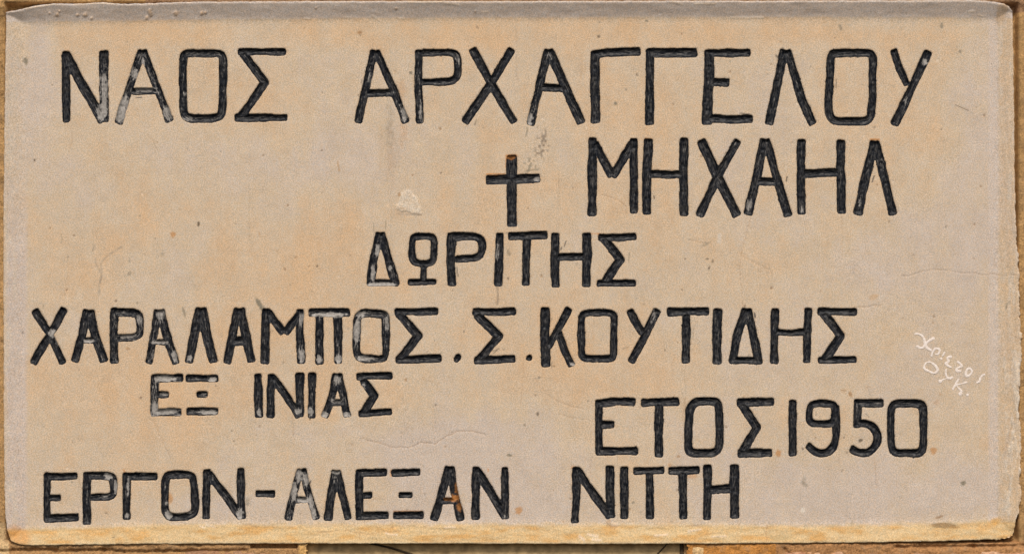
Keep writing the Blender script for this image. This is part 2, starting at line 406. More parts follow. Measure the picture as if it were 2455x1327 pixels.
def paint_material():
    m, nt, b = new_mat("black_brush_paint")
    tu = node(nt, "ShaderNodeAttribute", attribute_name="tu").outputs["Vector"]
    wear = node(nt, "ShaderNodeAttribute", attribute_name="wear").outputs["Fac"]
    rust = node(nt, "ShaderNodeAttribute", attribute_name="rust").outputs["Fac"]
    sc = node(nt, "ShaderNodeMapping", vector_type='POINT')
    sc.inputs["Scale"].default_value = (0.06, 0.36, 1)
    nt.links.new(tu, sc.inputs["Vector"])
    st = noise(nt, sc.outputs[0], 1.0, 4, 0.65)
    geo = node(nt, "ShaderNodeTexCoord").outputs["Object"]
    fine = noise(nt, geo, 380, 4, 0.75)
    brush = mix(nt, rmap(nt, st, 0.48, 0.68, 0, 1), (0.007, 0.0085, 0.012), (0.075, 0.069, 0.063))
    brush = mix(nt, rmap(nt, fine, 0.54, 0.72, 0, 0.45), brush, (0.09, 0.08, 0.068))
    # worn: threshold of wear + streaks + specks
    a1 = node(nt, "ShaderNodeMath", operation='MULTIPLY_ADD')
    nt.links.new(st, a1.inputs[0]); a1.inputs[1].default_value = 1.4; nt.links.new(wear, a1.inputs[2])
    a2 = node(nt, "ShaderNodeMath", operation='MULTIPLY_ADD')
    nt.links.new(fine, a2.inputs[0]); a2.inputs[1].default_value = 1.0; nt.links.new(a1.outputs[0], a2.inputs[2])
    f = rmap(nt, a2.outputs[0], 1.54, 1.80, 0, 0.88)
    c = mix(nt, f, brush, mix(nt, rmap(nt, fine, .4, .65, 0, 1), (0.42, 0.39, 0.35), (0.22, 0.20, 0.18)))
    c = mix(nt, rust, c, (0.36, 0.15, 0.045))
    nt.links.new(c, b.inputs["Base Color"])
    rg = rmap(nt, f, 0, 1, 0.42, 0.85)
    nt.links.new(rg, b.inputs["Roughness"])
    b.inputs["Specular IOR Level"].default_value = 0.16
    bump(nt, b, st, 0.25, 0.0012)
    return m


def simple_material(name, col, col2, scale, rough=0.9, bmp=0.0, bscale=400, attr=None):
    m, nt, b = new_mat(name)
    geo = node(nt, "ShaderNodeTexCoord").outputs["Object"]
    f = noise(nt, geo, scale, 5, 0.65)
    c = mix(nt, rmap(nt, f, 0.35, 0.65, 0, 1), tuple(col), tuple(col2))
    if attr:
        at = node(nt, "ShaderNodeAttribute", attribute_name=attr)
        c = mix(nt, 1.0, c, at.outputs["Color"], 'MULTIPLY')
    g = noise(nt, geo, bscale, 3, 0.6)
    c = mix(nt, 1.0, c, mix(nt, rmap(nt, g, 0.35, 0.65, 0, 1), (1.25, 1.23, 1.2), (0.72, 0.7, 0.68)), 'MULTIPLY')
    nt.links.new(c, b.inputs["Base Color"])
    b.inputs["Roughness"].default_value = rough
    b.inputs["Specular IOR Level"].default_value = 0.2
    if bmp:
        bump(nt, b, g, bmp, 0.002)
    return m


M_STONE = stone_material()
M_PAINT = paint_material()

# ------------------------------------------------------------------ plaque outline and frame
top_pts = [(16,31),(30,27),(49,24),(66,20),(81,16),(105,13),(130,10),(195,10),(244,7),(309,11),(391,8),(500,5),(800,4),(1200,4),(1800,3),(2332,2),(2381,5),(2404,10),(2418,17),(2426,28)]
right_pts = [(2427,60),(2428,150),(2430,260),(2431,400),(2433,470),(2434,540),(2438,590),(2441,660),(2442,700),(2444,760),(2448,800),(2448,850),(2445,900),(2443,950),(2443,1000),(2446,1060),(2447,1100),(2444,1140),(2447,1175),(2444,1210),(2438,1235),(2432,1258),(2427,1280),(2415,1287),(2400,1290)]
bot_pts = [(2300,1294),(2100,1298),(1900,1300),(1700,1301),(1400,1302),(1000,1301),(700,1301),(391,1301.5),(163,1304),(81,1306),(55,1304),(38,1300),(28,1294)]
left_pts = [(22,1284),(18,1266),(14,1230),(12,1150),(10,1000),(10,800),(9,600),(10,450),(12,300),(13,200),(15,100),(16,55)]
OUT = top_pts + right_pts + bot_pts + left_pts


def dense(poly, step=6):
    r = []
    for (a, b), (c, d) in zip(poly, poly[1:] + poly[:1]):
        n = max(1, int(math.hypot(c - a, d - b) / step))
        for i in range(n):
            r.append((a + (c - a) * i / n, b + (d - b) * i / n))
    return r


def poly_sdf(X, Y, poly):
    P = np.array(poly, float)
    Q = np.roll(P, -1, axis=0)
    D2 = np.full(X.shape, 1e12)
    inside = np.zeros(X.shape, bool)
    for (x0, y0), (x1, y1) in zip(P, Q):
        dx, dy = x1 - x0, y1 - y0
        l2 = dx * dx + dy * dy + 1e-9
        t = np.clip(((X - x0) * dx + (Y - y0) * dy) / l2, 0, 1)
        D2 = np.minimum(D2, (X - x0 - t * dx) ** 2 + (Y - y0 - t * dy) ** 2)
        if abs(dy) > 1e-9:
            c = ((y0 > Y) != (y1 > Y)) & (X < (x1 - x0) * (Y - y0) / dy + x0)
            inside ^= c
    d = np.sqrt(D2)
    return np.where(inside, -d, d)


ST = 2.2
gx = np.arange(-4, 2462, ST)
gy = np.arange(-8, 1316, ST)
GX, GY = np.meshgrid(gx, gy)
Dout = np.full(GX.shape, -200.0)
near = (GX < 90) | (GX > 2340) | (GY < 80) | (GY > 1215)
Dout[near] = poly_sdf(GX[near], GY[near], OUT)
rightish = sstep(2300, 2420, GX)
jag = (0.7 * vn(GX / 14, GY / 14, 11) + 0.5 * vn(GX / 5, GY / 5, 12)) * (1 + 2.6 * rightish * sstep(350, 700, GY))
Dout = Dout + jag

inT = np.interp(gx, [0, 50, 300, 500, 900, 1500, 2250, 2390, 2455], [56, 55, 54, 50, 46, 44, 44, 46, 48])[None, :] + 1.0 * vn(GX / 60, 3, 20)
inB = np.interp(gx, [0, 70, 250, 400, 600, 1500, 2000, 2250, 2390], [1266, 1264, 1258, 1254, 1252, 1253, 1256, 1250, 1243])[None, :] + 1.5 * vn(GX / 50, 7, 21)
inL = np.interp(gy, [0, 60, 300, 500, 700, 1250], [54, 54, 52, 50, 50, 56])[:, None] + 1.0 * vn(5, GY / 60, 22)
inR = np.interp(gy, [0, 60, 600, 1240], [2390, 2391, 2393, 2394])[:, None] + 1.0 * vn(9, GY / 60, 23)
ouT = np.interp(gx, [p[0] for p in top_pts], [p[1] for p in top_pts])[None, :]
ouB = np.interp(gx, [p[0] for p in bot_pts][::-1], [p[1] for p in bot_pts][::-1])[None, :]
ouL = np.interp(gy, [p[1] for p in left_pts][::-1], [p[0] for p in left_pts][::-1])[:, None]
ouR = np.interp(gy, [p[1] for p in right_pts], [p[0] for p in right_pts])[:, None]
tT, tB = (inT - GY) / (inT - ouT), (GY - inB) / (ouB - inB)
tL, tR = (inL - GX) / (inL - ouL), (GX - inR) / (ouR - inR)
tt = np.stack([tT, tB, tL * 0.8, tR * 0.8])
soft = 0.10
tm = np.max(tt, axis=0)
ramp = soft * np.log1p(np.exp(np.clip(tm / soft, -30, 30)))
Hs = 19.0 * np.clip(ramp, 0, 1.25)
edge = np.clip(5 + Dout, 0, 12)
Hs -= 0.10 * edge ** 2
# uneven hand-dressed relief
bandB = sstep(0.0, 0.25, tB)
bandT = sstep(0.0, 0.25, tT)
bandR = sstep(0.0, 0.2, tR)
rel = 0.5 * fbm(GX / 130, GY / 130, 30, 3) + 0.22 * vn(GX / 16, GY / 16, 31)
rel += bandB * (1.5 * fbm(GX / 40, GY / 11, 33, 3)) + bandT * 0.5 * fbm(GX / 30, GY / 12, 34, 2)
rel += bandR * (1.2 * fbm(GX / 7, GY / 60, 35, 3))
terr = np.floor((fbm(GX / 70, GY / 13, 38, 3) + 1) * 3.5) / 3.5
rel += bandB * 1.6 * (terr - 1)
Hs += rel


def blob(x, y, rx, ry, ang=0, soft=0.5):
    """soft ellipse mask over the plaque grid (only evaluated near it)"""
    m = np.zeros(GX.shape)
    R = max(rx, ry) * 1.8 + 3
    j0, j1 = np.searchsorted(gx, [x - R, x + R])
    i0, i1 = np.searchsorted(gy, [y - R, y + R])
    X, Y = GX[i0:i1, j0:j1] - x, GY[i0:i1, j0:j1] - y
    ca, sa = math.cos(ang), math.sin(ang)
    u, v = (X * ca + Y * sa) / rx, (-X * sa + Y * ca) / ry
    r = np.sqrt(u * u + v * v) * (1 + 0.25 * vn(X / max(3, rx * .6) + x, Y / max(3, ry * .6) + y, 40))
    m[i0:i1, j0:j1] = 1 - sstep(1 - soft, 1 + soft, r)
    return m


def line(pts, w, wob=1.0):
    """thin hairline mask along a polyline"""
    m = np.zeros(GX.shape)
    xs, ys = [p[0] for p in pts], [p[1] for p in pts]
    j0, j1 = np.searchsorted(gx, [min(xs) - 12, max(xs) + 12])
    i0, i1 = np.searchsorted(gy, [min(ys) - 12, max(ys) + 12])
    X, Y = GX[i0:i1, j0:j1], GY[i0:i1, j0:j1]
    Xw, Yw = X + wob * 2.2 * vn(X / 13, Y / 13, 44), Y + wob * 2.2 * vn(X / 13, Y / 13, 45)
    d = np.full(X.shape, 99.)
    for (x0, y0), (x1, y1) in zip(pts, pts[1:]):
        dx, dy = x1 - x0, y1 - y0
        t = np.clip(((Xw - x0) * dx + (Yw - y0) * dy) / (dx * dx + dy * dy), 0, 1)
        d = np.minimum(d, np.hypot(Xw - x0 - t * dx, Yw - y0 - t * dy))
    m[i0:i1, j0:j1] = 1 - sstep(w * 0.3, w + 1.2, d)
    return m


# ---- colour of the stone: limewash patches, ochre and grey stains, spots, cracks
TAN, LILAC, BASE = srgb(216, 185, 149), srgb(208, 192, 176), srgb(211, 191, 165)
KA = 0.80
n1 = fbm(GX / 240, GY / 200, 50, 4)
n2 = fbm(GX / 48, GY / 105, 54, 3)
n3 = fbm(GX / 26, GY / 32, 57, 4)
warmth = 0.75 * n1 + 0.55 * n2 + 0.45 * n3
for (x, y, rx, ry, s) in [(700,640,170,120,.5),(330,930,300,120,.45),(200,620,140,90,.35),(1200,80,900,40,.6),(300,100,200,60,.3),(1750,640,170,90,.3),(1400,900,260,110,.3),
                          (850,960,200,60,.35),(2050,320,200,120,.25),(1500,230,220,110,.2),(620,250,150,90,.2),(1990,880,160,90,.2),(120,1100,80,120,.15),
                          (1090,1085,260,100,-.9),(600,400,260,80,-.45),(880,380,170,70,-.4),(2180,620,150,110,-.55),(1980,1180,350,80,-.7),(2300,1170,110,80,-.7),
                          (560,1215,180,30,-.6),(1080,1235,300,30,-.5),(85,190,40,130,-.8),(1330,330,110,80,-.4),(2350,450,70,350,-.6),(1300,1180,130,60,-.35),(1700,1060,150,60,-.2)]:
    warmth = warmth + 1.2 * s * blob(x, y, rx, ry, 0, 0.7)
wm = np.clip(warmth, -1, 1)[..., None]
col = np.where(wm > 0, BASE + (TAN - BASE) * wm, BASE + (LILAC - BASE) * -wm)


def stain(mask, c, s=1.0):
    global col
    col += (c - col) * np.clip(mask * s, 0, 1)[..., None]


# pale limewash left along the two sides of the field
stL = (1 - sstep(18, 30, np.abs(GX - 40 - 2 * vn(0, GY / 70, 60)))) * sstep(330, 640, GY)
stain(stL, srgb(208, 193, 182), .75)
stR = sstep(2366, 2374, GX) * (1 - sstep(2390, 2395, GX))
stain(stR, srgb(212, 197, 184), .75)
stain(bandR * (0.55 + 0.45 * fbm(GX / 10, GY / 90, 61, 3)), srgb(215, 184, 146), .6)
stain(bandR * sstep(.15, .4, fbm(GX / 9, GY / 50, 62, 2)), srgb(214, 198, 178), .7)
stain(sstep(0.1, .4, tL) * sstep(.1, .35, fbm(GX / 8, GY / 60, 63, 2)), srgb(216, 200, 180), .6)
# greyer tint on the upper slope, ochre limewash on the lower one
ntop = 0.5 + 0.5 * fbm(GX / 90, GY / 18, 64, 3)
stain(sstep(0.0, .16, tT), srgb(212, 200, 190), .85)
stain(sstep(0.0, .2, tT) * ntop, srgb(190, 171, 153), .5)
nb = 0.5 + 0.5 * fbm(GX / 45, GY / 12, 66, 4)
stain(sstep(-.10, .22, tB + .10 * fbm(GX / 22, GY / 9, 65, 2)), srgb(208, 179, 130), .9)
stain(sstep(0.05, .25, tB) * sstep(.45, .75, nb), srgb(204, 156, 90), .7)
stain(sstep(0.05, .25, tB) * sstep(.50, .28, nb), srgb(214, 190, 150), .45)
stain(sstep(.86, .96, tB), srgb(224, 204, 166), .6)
stain(blob(45, 1285, 34, 22, .5), srgb(212, 152, 82), .6)
stain(blob(2388, 1248, 13, 8, -.3), srgb(205, 160, 95), .8)
stain(blob(2265, 1258, 32, 7, .05, .3), srgb(140, 112, 74), .75)
stain(blob(2252, 1238, 9, 3, -.3), srgb(150, 118, 84), .7)
stain(blob(1875, 1287, 30, 6), srgb(172, 150, 108), .6)
stain(blob(2402, 30, 12, 26, .2), srgb(196, 170, 140), .8)

GREY, DARK, ORA, WHI, BRO = srgb(138, 130, 112), srgb(92, 80, 64), srgb(196, 146, 94), srgb(226, 214, 198), srgb(168, 128, 84)
for (x, y, rx, ry, a, c, s) in [
    (62,147,5,9,-.3,GREY,.9),(83,384,3,3,0,DARK,.8),(476,536,3,6,0,DARK,.9),(415,562,6,7,0,ORA,.8),(622,560,2,4,0,ORA,.5),(863,78,6,4,0,BRO,.7),(985,175,4,4,0,GREY,.9),
    (1435,88,4,4,0,DARK,.7),(1476,248,4,4,0,GREY,.9),(1437,54,2,2,0,DARK,.7),(1550,50,4,3,0,GREY,.8),(2015,66,3,8,-.4,GREY,.7),(2258,62,4,7,0,GREY,.7),(2302,124,4,4,0,GREY,.7),
    (1289,991,3,5,0,DARK,.7),(1221,1090,6,3,.2,GREY,.9),(2309,1157,6,5,-.5,GREY,.9),(2238,1079,8,8,0,ORA,.8),(1866,1085,7,8,0,ORA,.85),(1243,1223,8,9,.3,ORA,.8),(1627,1093,4,3,0,BRO,.7),
    (2063,1055,5,4,-.5,DARK,.8),(622,728,5,15,-.5,GREY,.95),(630,740,7,7,0,GREY,.6),(441,748,3,14,-.25,GREY,.7),(1518,1203,4,3,0,GREY,.7),(1535,1226,3,2,0,GREY,.6),(973,909,3,3,0,BRO,.7),
    (760,637,3,3,0,DARK,.7),(1925,1222,6,7,0,WHI,.9),(1725,570,6,12,0,WHI,.6),(1692,585,11,4,-.3,GREY,.5),(1696,620,4,2,.3,DARK,.7),(1708,626,2,4,-.2,DARK,.7),(1700,642,2,4,.3,DARK,.8),
    (310,655,6,4,-.4,GREY,.5),(336,517,3,3,0,GREY,.5),(310,626,3,4,0,GREY,.5),(390,610,5,6,.4,GREY,.3),(307,835,5,3,0,BRO,.6),(556,1032,3,2,0,DARK,.6),(104,733,2,2,0,DARK,.6),(55,797,2,4,0,DARK,.5),
    (2095,712,12,6,-.2,srgb(200,160,112),.5),(2112,712,8,5,-.3,WHI,.4),(2038,944,4,7,-.3,BRO,.7),(2023,935,7,3,0,BRO,.5),(2246,963,6,7,0,ORA,.25),(2255,945,3,4,0,ORA,.35),
    (1660,1140,12,6,0,ORA,.5),(1606,1114,5,4,0,ORA,.5),(1219,605,5,7,-.3,GREY,.6),(1218,667,2,3,0,DARK,.8),(1248,368,14,5,-.1,GREY,.0),(593,1203,6,9,0,GREY,.5),(408,1193,7,12,0,ORA,.75),
    (1382,632,4,3,0,GREY,.4),(1573,627,6,4,0,srgb(222,190,150),.6),(1943,160,2,2,0,DARK,.5),(1986,163,2,2,0,DARK,.5),(1350,1250,3,2,0,BRO,.5),(1470,1260,10,6,0,BRO,.5),(1460,1252,6,8,.5,BRO,.4),
    (940,1262,4,3,0,BRO,.6),(1020,1262,4,2,0,BRO,.5),(1265,62,3,3,0,BRO,.3),(1930,1160,10,4,.6,GREY,.45),(1927,1150,4,10,.3,GREY,.4),(2350,1050,2,3,0,GREY,.5),(2240,965,3,3,0,BRO,.2),
    (273,1286,4,2,0,DARK,.6),(2360,1235,3,2,0,BRO,.5),(872,503,5,14,-.3,WHI,.25)]:
    stain(blob(x, y, rx, ry, a, .35), c, s)
# shell shaped chip of lighter lime
chip = np.zeros(GX.shape)
_w = (slice(*np.searchsorted(gy, [440, 525])), slice(*np.searchsorted(gx, [935, 1025])))
chip[_w] = 1 - sstep(-2, 1.5, poly_sdf(GX[_w], GY[_w], [(948,500),(956,482),(960,464),(970,455),(984,458),(996,470),(1004,484),(1008,500),(1010,514),(992,512),(976,506),(960,508)]) + 2.2 * vn(GX[_w] / 5, GY[_w] / 5, 68))
stain(chip * (.75 + .25 * vn(GX / 7, GY / 5, 69)), srgb(222, 208, 188), .75)
stain(blob(957, 466, 3, 5), BRO, .7)
stain(blob(965, 499, 9, 2), BRO, .4)
Hs += 1.6 * chip
stain(line([(950,512),(975,514),(1009,514)], 1.2, .3), srgb(170, 155, 140), .7)
# brown run-off below the second word, grey scratches beside the cross and at the far left
stain(blob(935, 300, 9, 55, 0, .7) * (0.5 + .5 * vn(GX / 6, GY / 9, 71)), GREY, .55)
stain(blob(967, 320, 10, 24, 0, .6) * (0.5 + .5 * vn(GX / 5, GY / 7, 72)), ORA, .45)
stain(blob(935, 370, 16, 60, 0, .8) * (0.5 + .5 * vn(GX / 5, GY / 11, 73)), BRO, .28)
stain(blob(912, 340, 5, 60, 0, .6) * (0.6 + .4 * vn(GX / 5, GY / 11, 73)), BRO, .2)
stain(blob(963, 215, 10, 20, 0, .8), ORA, .35)
gm = sstep(.05, .45, vn(GX / 5, GY / 6, 75))
stain(blob(1300, 350, 17, 34, .2, .4) * gm, srgb(120, 106, 92), .7)
stain(blob(1270, 395, 16, 20, .2, .5) * gm, GREY, .7)
stain(line([(1258,411),(1290,405)], 2.2), GREY, .6)
stain(line([(1264,305),(1262,326)], 1.6), GREY, .7)
stain(line([(292,590),(275,600),(262,612),(248,622),(240,634),(243,650),(240,676),(238,705)], 2.8) * (.6 + .4 * vn(GX / 7, GY / 7, 76)), srgb(150, 140, 126), .75)
stain(line([(228,620),(231,636),(240,652)], 2.2) * (.6 + .4 * vn(GX / 7, GY / 7, 77)), srgb(150, 140, 126), .6)
stain(line([(225,588),(224,600)], 1.5), GREY, .5)
stain(line([(148,560),(147,580)], 1.5), GREY, .4)
stain(line([(1190,688),(1194,705),(1193,728)], 3.2), srgb(150, 134, 116), .6)
stain(line([(1510,605),(1508,628)], 1.5), GREY, .5)
stain(line([(896,535),(897,556)], .8, .3), GREY, .6)
stain(line([(925,530),(925,550)], .8, .3), GREY, .6)
stain(line([(810,388),(813,410)], 1.4, .3), BRO, .7)
stain(line([(2290,252),(2306,258),(2322,265)], .6, .2), DARK, .75)
stain(line([(2411,739),(2417,724),(2420,722)], 1.2, .3), GREY, .7)
# hairline cracks
cr = np.zeros(GX.shape)
for pts, w, s in [([(865,1050),(905,1058),(935,1070),(975,1073),(1010,1061),(1045,1063),(1075,1042),(1105,1031),(1130,1031),(1165,1043)], .8, .45),
                  ([(2160,662),(2200,655),(2240,645),(2290,650),(2340,657),(2440,660)], .7, .35),
                  ([(1800,516),(1790,560),(1778,590),(1775,640),(1780,740)], .7, .35), ([(1445,468),(1480,480),(1503,497)], .7, .4),
                  ([(2018,518),(2020,560),(2018,620)], .7, .25), ([(2045,738),(2075,735),(2110,731)], .7, .4), ([(1045,1000),(1042,1065)], .7, .3),
                  ([(1776,610),(1810,628),(1850,650)], .7, .3), ([(1650,575),(1690,583)], .7, .3), ([(1280,905),(1300,935),(1340,965),(1400,980)], .7, .3),
                  ([(1255,870),(1254,900),(1248,970)], .8, .3), ([(1418,1092),(1413,1150)], .7, .35), ([(360,1005),(372,1020),(400,1080),(412,1100)], .7, .3),
                  ([(170,305),(171,345),(160,380)], .8, .3), ([(355,322),(372,350),(378,360)], .7, .3), ([(650,1090),(650,1130)], .6, .2),
                  ([(2098,1100),(2102,1170)], .8, .35), ([(2085,1165),(2082,1220)], .7, .3), ([(1837,1258),(1837,1295)], 1.0, .6), ([(1768,1246),(1768,1298)], .8, .3),
                  ([(582,1254),(600,1258),(618,1262)], .8, .5), ([(1645,1263),(1680,1258)], .9, .5), ([(1690,1279),(1730,1277)], .9, .5),
                  ([(760,1274),(830,1270),(880,1277),(960,1272)], .9, .45), ([(863,1272),(865,1295)], .9, .45), ([(2220,1268),(2280,1272)], .9, .3),
                  ([(1815,650),(1850,655)], .6, .2), ([(1610,900),(1616,850)], .6, .2), ([(2425,1010),(2410,1075),(2406,1100)], .8, .5),
                  ([(1480,1020),(1320,990),(1300,940)], .6, .2), ([(1240,200),(1238,60)], .6, .15), ([(895,60),(893,120)], .6, .15)]:
    mk = line(pts, w, 1.0)
    stain(mk, srgb(156, 120, 88), s * .75)
    cr = np.maximum(cr, mk * s)
Hs -= 2.2 * cr
_r = random.Random(5)
for _ in range(46):
    x_, y_ = _r.uniform(80, 2370), _r.uniform(120, 1150)
    l_ = _r.uniform(35, 130)
    stain(line([(x_, y_), (x_ + _r.uniform(-3, 3), y_ + l_)], _r.choice([.6, .8, 2.5, 4.5]), 1.0), _r.choice([srgb(176, 138, 98), srgb(188, 156, 122), srgb(160, 140, 116), srgb(220, 208, 192)]), _r.uniform(.10, .26))
for _ in range(420):
    x_, y_ = _r.uniform(60, 2385), _r.uniform(60, 1245)
    r_ = _r.choice([1.3, 1.3, 1.6, 2.0, 2.6])
    mk = blob(x_, y_, r_, r_ * _r.uniform(.7, 1.6), _r.uniform(-1, 1), .45)
    stain(mk, _r.choice([srgb(120, 100, 80), srgb(150, 120, 90), srgb(130, 122, 108), srgb(226, 210, 190)]), _r.uniform(.25, .75))
    Hs -= _r.uniform(0, 1.2) * mk
fl = sstep(2398, 2424, GX) * sstep(.05, .35, fbm(GX / 8, GY / 28, 67, 3)) * sstep(700, 950, GY)
stain(fl, srgb(226, 212, 192), .7)
Hs += 1.5 * fl
# lime spatter and grit on the upper slope
for (x, y, r) in [(138,36,4),(143,28,2.5),(187,37,3.4),(206,36,5),(220,45,3),(360,28,5),(362,36,4),(352,44,4),(423,33,5),(484,33,4),(493,31,3),(120,33,2),(758,20,2),(950,22,2),(1140,28,2)]:
    mk = blob(x, y, r, r, 0, .4)
    stain(mk, srgb(214, 186, 156), .8)
    Hs += 2.2 * mk
    stain(blob(x + r * .8, y - r * .8, r * .6, r * .6), srgb(120, 100, 84), .3)
for pts, w in [([(893,38),(911,50)], 1.6), ([(826,42),(838,42)], 1.4), ([(955,45),(968,45)], 1.5), ([(730,43),(742,46)], 1.3), ([(60,22),(130,12)], 1.5), ([(180,10),(300,9)], 1.5), ([(980,6),(1060,6)], 1.6), ([(1065,8),(1100,13)], 1.6),
               ([(1155,30),(1170,29)], 1.4), ([(1610,6),(1636,12)], 2), ([(1665,10),(1715,10)], 2), ([(1750,44),(1830,43)], 1.0), ([(2320,30),(2335,28)], 1.6), ([(2345,36),(2355,40)], 1.6), ([(495,1257),(515,1262)], 3),
               ([(480,1260),(490,1262)], 3), ([(1065,1263),(1090,1262)], 2), ([(925,1277),(952,1280)], 2), ([(1390,1284),(1400,1292)], 5), ([(1420,1290),(1440,1292)], 3), ([(1410,1278),(1432,1284)], 4), ([(1468,1255),(1480,1256)], 5),
               ([(1650,1272),(1680,1268)], 2.5), ([(1706,1285),(1740,1283)], 2), ([(1570,1282),(1600,1280)], 3)]:
    mk = line(pts, w, .5)
    stain(mk, srgb(226, 206, 180), .7)
    Hs += .8 * mk
# rusty margins over some letters, flicks of black paint beside others
for pts, w, s in [([(1214,373),(1238,373)], 2.6, .9), ([(1213,376),(1213,400)], 1.2, .6), ([(1167,417),(1210,417)], 1.4, .8), ([(2088,334),(2107,334)], 2.4, .8), ([(1547,333),(1560,333)], 2, .7), ([(2010,336),(2020,336)], 1.6, .6),
                  ([(1400,560),(1440,560)], 1.4, .5), ([(1434,561),(1440,568)], 1.6, .7), ([(937,1125),(937,1140)], 1.6, .6), ([(1370,1120),(1376,1118)], 2.4, .5), ([(1170,1123),(1170,1128)], 1.5, .6), ([(945,1224),(1010,1224)], 1.4, .6),
                  ([(322,1187),(340,1186)], .1, .0), ([(296,1125),(302,1140)], 1.8, .6), ([(430,165),(430,230)], .1, 0), ([(1925,740),(1945,740)], 1.2, .4), ([(1930,790),(1928,798)], 1.8, .7)]:
    stain(line(pts, w, .3), srgb(212, 142, 70), s)
BLK = np.array([.03, .03, .032])
for pts, w, s in [([(1464,405),(1462,415)], 1.0, .5), ([(1887,423),(1885,435)], 1.2, .9), ([(2096,422),(2091,436)], 1.2, .9), ([(2005,190),(2004,210)], 1.0, .7), ([(1568,470),(1569,476)], 1.2, .8), ([(1357,578),(1353,590)], 1.0, .8),
                  ([(1347,592),(1345,598)], 1.2, .8), ([(1809,750),(1810,760)], 1.6, .95), ([(1809,778),(1806,800)], .8, .5), ([(1196,835),(1183,847)], .8, .7), ([(1191,838),(1181,841)], .7, .6), ([(745,1151),(742,1160)], 1.4, .9),
                  ([(1095,640),(1098,662)], .9, .8), ([(1924,1073),(1925,1077)], 1.4, .8), ([(327,234),(340,233)], 1.2, .8), ([(1775,271),(1795,274)], 1.2, .8), ([(1138,300),(1142,288)], .8, .5), ([(1860,133),(1866,140)], 1.6, .8),
                  ([(2022,560),(2024,564)], .1, 0), ([(868,190),(866,200)], 1.0, .5), ([(1322,880),(1324,868)], .8, .5), ([(1322,768),(1324,760)], .7, .4), ([(895,735),(870,727)], .1, 0), ([(792,736),(800,742)], 1.0, .6),
                  ([(1023,845),(1025,842)], .9, .5), ([(1495,835),(1507,832)], .7, .5), ([(1663,780),(1662,812)], .6, .35), ([(2078,947),(2079,955)], .1, 0), ([(1955,985),(1957,995)], .8, .4), ([(2075,990),(2084,1000)], .8, .4)]:
    stain(line(pts, w, .2), BLK, s)

# ------------------------------------------------------------------ carve the grooves
SD = np.full(GX.shape, 50.0)
HWg = np.full(GX.shape, 10.0)
for l in L:
    x0, x1, y0, y1 = letter_bounds(l)
    j0, j1 = np.searchsorted(gx, [x0 - 4, x1 + 4])
    i0, i1 = np.searchsorted(gy, [y0 - 4, y1 + 4])
    sl = (slice(i0, i1), slice(j0, j1))
    d, t, u, hw = seg_field(GX[sl], GY[sl], l[3], *Z[l[1]])
    d = d + edge_noise(GX[sl], GY[sl])
    b = d < SD[sl]
    SD[sl] = np.where(b, d, SD[sl])
    HWg[sl] = np.where(b, hw, HWg[sl])
q = 0.6 - SD
groove = np.where(q > 0, profile(np.maximum(q, 0), HWg + 0.6) + 1.7 * sstep(0, 2, q), 0)
# soiled margin where the brush touched the stone beside the groove
smear = (1 - sstep(0.5, 4.5, SD + 2.2 * vn(GX / 7, GY / 7, 80))) * .12 * (1 + vn(GX / 30, GY / 30, 81))
stain(smear, srgb(120, 104, 88), .6)
mott = 0.060 * fbm(GX / 11, GY / 13, 130, 3) + 0.055 * fbm(GX / 34, GY / 40, 134, 3) + 0.05 * sstep(.25, .7, vn(GX / 4.5, GY / 4.5, 138)) * vn(GX / 60, GY / 60, 139)
col *= KA * (1 + mott[..., None] * np.array([.9, 1.0, 1.15]))
Hs = Hs - groove
Hface = Hs + groove

# ------------------------------------------------------------------ the plaque
PX, PY = snap(GX, GY, Dout, ST * 1.6)
ins = Dout < 0
keep = ins[:-1, :-1] | ins[1:, :-1] | ins[:-1, 1:] | ins[1:, 1:]
ny, nx = GX.shape
quads, used = grid_cells(ny, nx, keep)
verts = W(PX.ravel()[used], PY.ravel()[used], Hs.ravel()[used])
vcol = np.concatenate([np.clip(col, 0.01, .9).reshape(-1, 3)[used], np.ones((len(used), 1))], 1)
# sides of the slab, going back into the wall
e = np.concatenate([quads[:, [0, 1]], quads[:, [1, 2]], quads[:, [2, 3]], quads[:, [3, 0]]])
key = np.sort(e, 1)
kk = key[:, 0].astype(np.int64) * len(used) + key[:, 1]
_, first, cnt = np.unique(kk, return_index=True, return_counts=True)
be = e[first[cnt == 1]]
bv = np.unique(be)
rm = {int(v): len(used) + i for i, v in enumerate(bv)}
back = verts[bv].copy()
back[:, 1] = 60 * S
verts = np.concatenate([verts, back])
vcol = np.concatenate([vcol, vcol[bv]])
side = np.array([[a, rm[int(a)], rm[int(b)], b] for a, b in be])
quads = np.concatenate([quads, side])

plaque = empty("stone_plaque", Vector((0, 0, Z0 + (CY - 1300) * S)))
plaque["label"] = "pale limestone plaque with sloping rim, carved with black painted Greek lettering and a cross"
plaque["category"] = "plaque"
slab = make_mesh("slab", verts, quads, M_STONE, plaque, (0, 0, Z0), True, {"stain": ('FLOAT_COLOR', vcol)})

